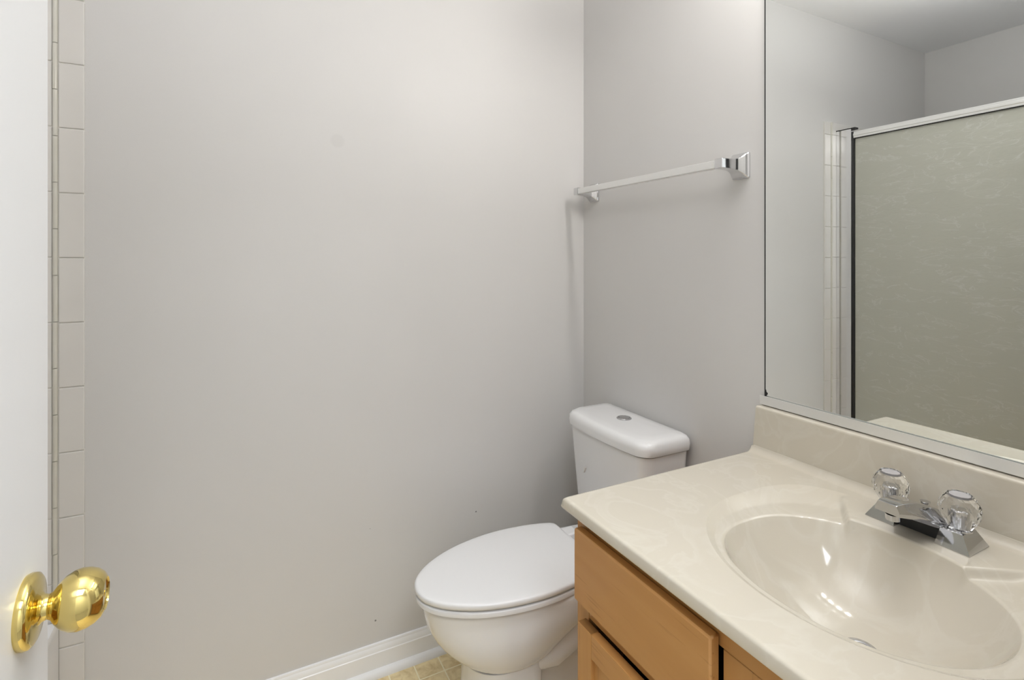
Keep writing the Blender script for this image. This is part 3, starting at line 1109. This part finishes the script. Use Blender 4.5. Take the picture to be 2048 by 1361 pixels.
# backsplash with a rounded top edge and a slightly raked end
bm = BM()
BT = 0.9005
prof = [(-0.0005, ZC + 0.002), (-0.0005, BT), (BSX + 0.003, BT), (BSX + 0.0008, BT - 0.001), (BSX - 0.0008, BT - 0.003), (BSX - 0.0012, BT - 0.006), (BSX - 0.0005, ZC + 0.020), (BSX + 0.001, ZC + 0.002)]
n_ = len(prof)
rings = []
for y, d in ((Y0, 0.0), (Y1 - 0.004, 1.0)):
    ring = []
    for u, v in prof:
        ring.append((u, y - d * (v - ZC) * 0.09, v))
    rings.append(ring)
add_loft(bm, rings)
obj('backsplash', bm, 'marble', vt, angle=60)
# drain
DXc, DYc = BX + 0.016, BY - 0.004
dz = float(height(np.array([[DXc]]), np.array([[DYc]]))[0, 0])
bm = add_lathe(BM(), [(0.0245, -0.004), (0.0245, 0.0022), (0.0220, 0.0034), (0.0165, 0.0022), (0.0160, -0.001), (0.0158, -0.001), (0.0150, 0.0030), (0.0100, 0.0048), (0.0003, 0.0052)],
               (DXc, DYc, dz), 'z', 36)
dr = obj('drain', bm, 'chrome', vt, angle=40)
dr['label'] = 'round metal drain'

# ------------------------------------------------------------------ faucet
FY = SY + 0.005
fa = thing('faucet', 'chrome centerset faucet with two clear faceted knobs on the sink', 'faucet', (-0.088, FY, ZC))


def taper_block(bm, x0, x1, y0, y1, z0, z1, ix, iy0, iy1, chamfer=0.002):
    add_loft(bm, [[(x0, y0, z0), (x1, y0, z0), (x1, y1, z0), (x0, y1, z0)],
                  [(x0, y0, z0 + 0.0015), (x1, y0, z0 + 0.0015), (x1, y1, z0 + 0.0015), (x0, y1, z0 + 0.0015)],
                  [(x0 + ix, y0 + iy0, z1 - 0.001), (x1 - ix, y0 + iy0, z1 - 0.001), (x1 - ix, y1 - iy1, z1 - 0.001), (x0 + ix, y1 - iy1, z1 - 0.001)],
                  [(x0 + ix + chamfer, y0 + iy0 + chamfer, z1), (x1 - ix - chamfer, y0 + iy0 + chamfer, z1),
                   (x1 - ix - chamfer, y1 - iy1 - chamfer, z1), (x0 + ix + chamfer, y1 - iy1 - chamfer, z1)]])


bm = BM()
FZ = ZC + 0.0002
taper_block(bm, -0.121, -0.055, FY + 0.030, FY + 0.0765, FZ, FZ + 0.026, 0.012, 0.003, 0.013)
taper_block(bm, -0.121, -0.055, FY - 0.0765, FY - 0.030, FZ, FZ + 0.026, 0.012, 0.013, 0.003)
add_box(bm, (-0.075, FY - 0.034, FZ), (-0.057, FY + 0.034, FZ + 0.020), 0.003, 2)
obj('base', bm, 'chrome', fa, smooth=True, angle=25)
bm = BM()
add_box(bm, (-0.104, FY - 0.0305, FZ), (-0.075, FY + 0.0305, FZ + 0.024), 0.001, 1)
obj('base_hollow_shade', bm, 'black', fa)  # black block standing in for shade in the open middle of the base
# spout: a hexagonal shell lifting out of the middle of the base
bm = BM()
secs = [(-0.056, 0.010, 0.024, 0.040, 0.032), (-0.075, 0.012, 0.036, 0.039, 0.029), (-0.096, 0.018, 0.048, 0.036, 0.025), (-0.120, 0.026, 0.0575, 0.030, 0.0215),
        (-0.145, 0.036, 0.0650, 0.0245, 0.018), (-0.170, 0.046, 0.0695, 0.0210, 0.0155), (-0.196, 0.0535, 0.0715, 0.0185, 0.0140), (-0.2005, 0.0545, 0.0705, 0.0180, 0.0136)]
rings = []
for x, zb, zt, hb, ht in secs:
    zm = zb + (zt - zb) * 0.45
    rings.append([(x, FY - hb, FZ + zb), (x, FY - hb, FZ + zb + 0.2 * (zt - zb)), (x, FY - hb * 0.97, FZ + zm), (x, FY - ht, FZ + zt - 0.0006), (x, FY - ht + 0.0012, FZ + zt),
                  (x, FY + ht - 0.0012, FZ + zt), (x, FY + ht, FZ + zt - 0.0006), (x, FY + hb * 0.97, FZ + zm), (x, FY + hb, FZ + zb + 0.2 * (zt - zb)), (x, FY + hb, FZ + zb)])
add_loft(bm, rings)
sp = obj('spout', bm, 'chrome', fa, angle=28)
bm = add_lathe(BM(), [(0.0095, -0.0075), (0.0105, -0.0070), (0.0105, 0.002)], (-0.184, FY, FZ + 0.0475), 'z', 20)
obj('aerator', bm, 'chrome', sp)
bm = BM()
ring0 = [(x, zb) for x, zb, *_ in secs[:6]]
add_loft(bm, [[(x, FY - hb + 0.003, FZ + zb + 0.0005), (x, FY + hb - 0.003, FZ + zb + 0.0005), (x, FY + hb - 0.003, FZ + zb - 0.0006), (x, FY - hb + 0.003, FZ + zb - 0.0006)]
              for x, zb, zt, hb, ht in secs[1:6]])
obj('spout_hollow_shade', bm, 'black', sp, smooth=False)  # black strip painting the shade inside the spout's hollow
# faceted clear knobs over a chrome stem
for s in (1, -1):
    ky = FY + s * 0.0508
    n = 12
    prof = [(0.0150, 0.0), (0.0185, 0.0015), (0.0290, 0.0180), (0.0318, 0.0290), (0.0300, 0.0390), (0.0240, 0.0480), (0.0205, 0.0505), (0.0195, 0.0530), (0.0182, 0.0540),
            (0.0165, 0.0528), (0.0100, 0.0510), (0.0005, 0.0505)]
    rings = []
    for i, (r, h_) in enumerate(prof):
        off = (math.pi / n) * (1 if i in (2, 4) else 0)
        rr = r * 0.9
        rings.append([(-0.088 + rr * math.cos(2 * math.pi * k / n + off), ky + rr * math.sin(2 * math.pi * k / n + off), FZ + 0.0285 + h_) for k in range(n)])
    bm = BM()
    R = [[bm.verts.new(p) for p in r] for r in rings]
    offs = [1 if i in (2, 4) else 0 for i in range(len(prof))]
    for i in range(len(R) - 1):
        a, c = R[i], R[i + 1]
        for k in range(n):
            k2 = (k + 1) % n
            if offs[i] == offs[i + 1]:
                bm.faces.new((a[k], a[k2], c[k2], c[k]))
            elif offs[i + 1] == 1:
                bm.faces.new((a[k], a[k2], c[k]))
                bm.faces.new((a[k2], c[k2], c[k]))
            else:
                bm.faces.new((a[k], c[k2], c[k]))
                bm.faces.new((a[k], a[k2], c[k2]))
    bm.faces.new(list(reversed(R[0])))
    bm.faces.new(R[-1])
    kb = obj('handle', bm, 'clear', fa, smooth=False)
    kb['label'] = 'clear faceted knob'
    bm = add_lathe(BM(), [(0.0170, 0.0255), (0.0170, 0.0275), (0.0110, 0.0282), (0.0085, 0.0283)], (-0.088, ky, FZ), 'z', 20)
    obj('stem_collar', bm, 'chrome', kb)
    bm = add_lathe(BM(), [(0.0088, 0.030), (0.0088, 0.056), (0.0070, 0.058), (0.0003, 0.0585)], (-0.088, ky, FZ), 'z', 16)
    obj('stem', bm, 'chrome', kb)
    bm = add_lathe(BM(), [(0.0135, 0.0780), (0.0140, 0.0790), (0.0137, 0.0812), (0.0003, 0.0806)], (-0.088, ky, FZ), 'z', 24)
    obj('index_cap', bm, 'cap', kb)
# lift rod
bm = add_lathe(BM(), [(0.0030, 0.0), (0.0030, 0.020), (0.0042, 0.021), (0.0044, 0.027), (0.0056, 0.0315), (0.0078, 0.0350), (0.0078, 0.0362), (0.0045, 0.0372), (0.0003, 0.0374)],
               (-0.060, FY + 0.010, FZ + 0.003), 'z', 20)
obj('lift_rod', bm, 'chrome', fa)
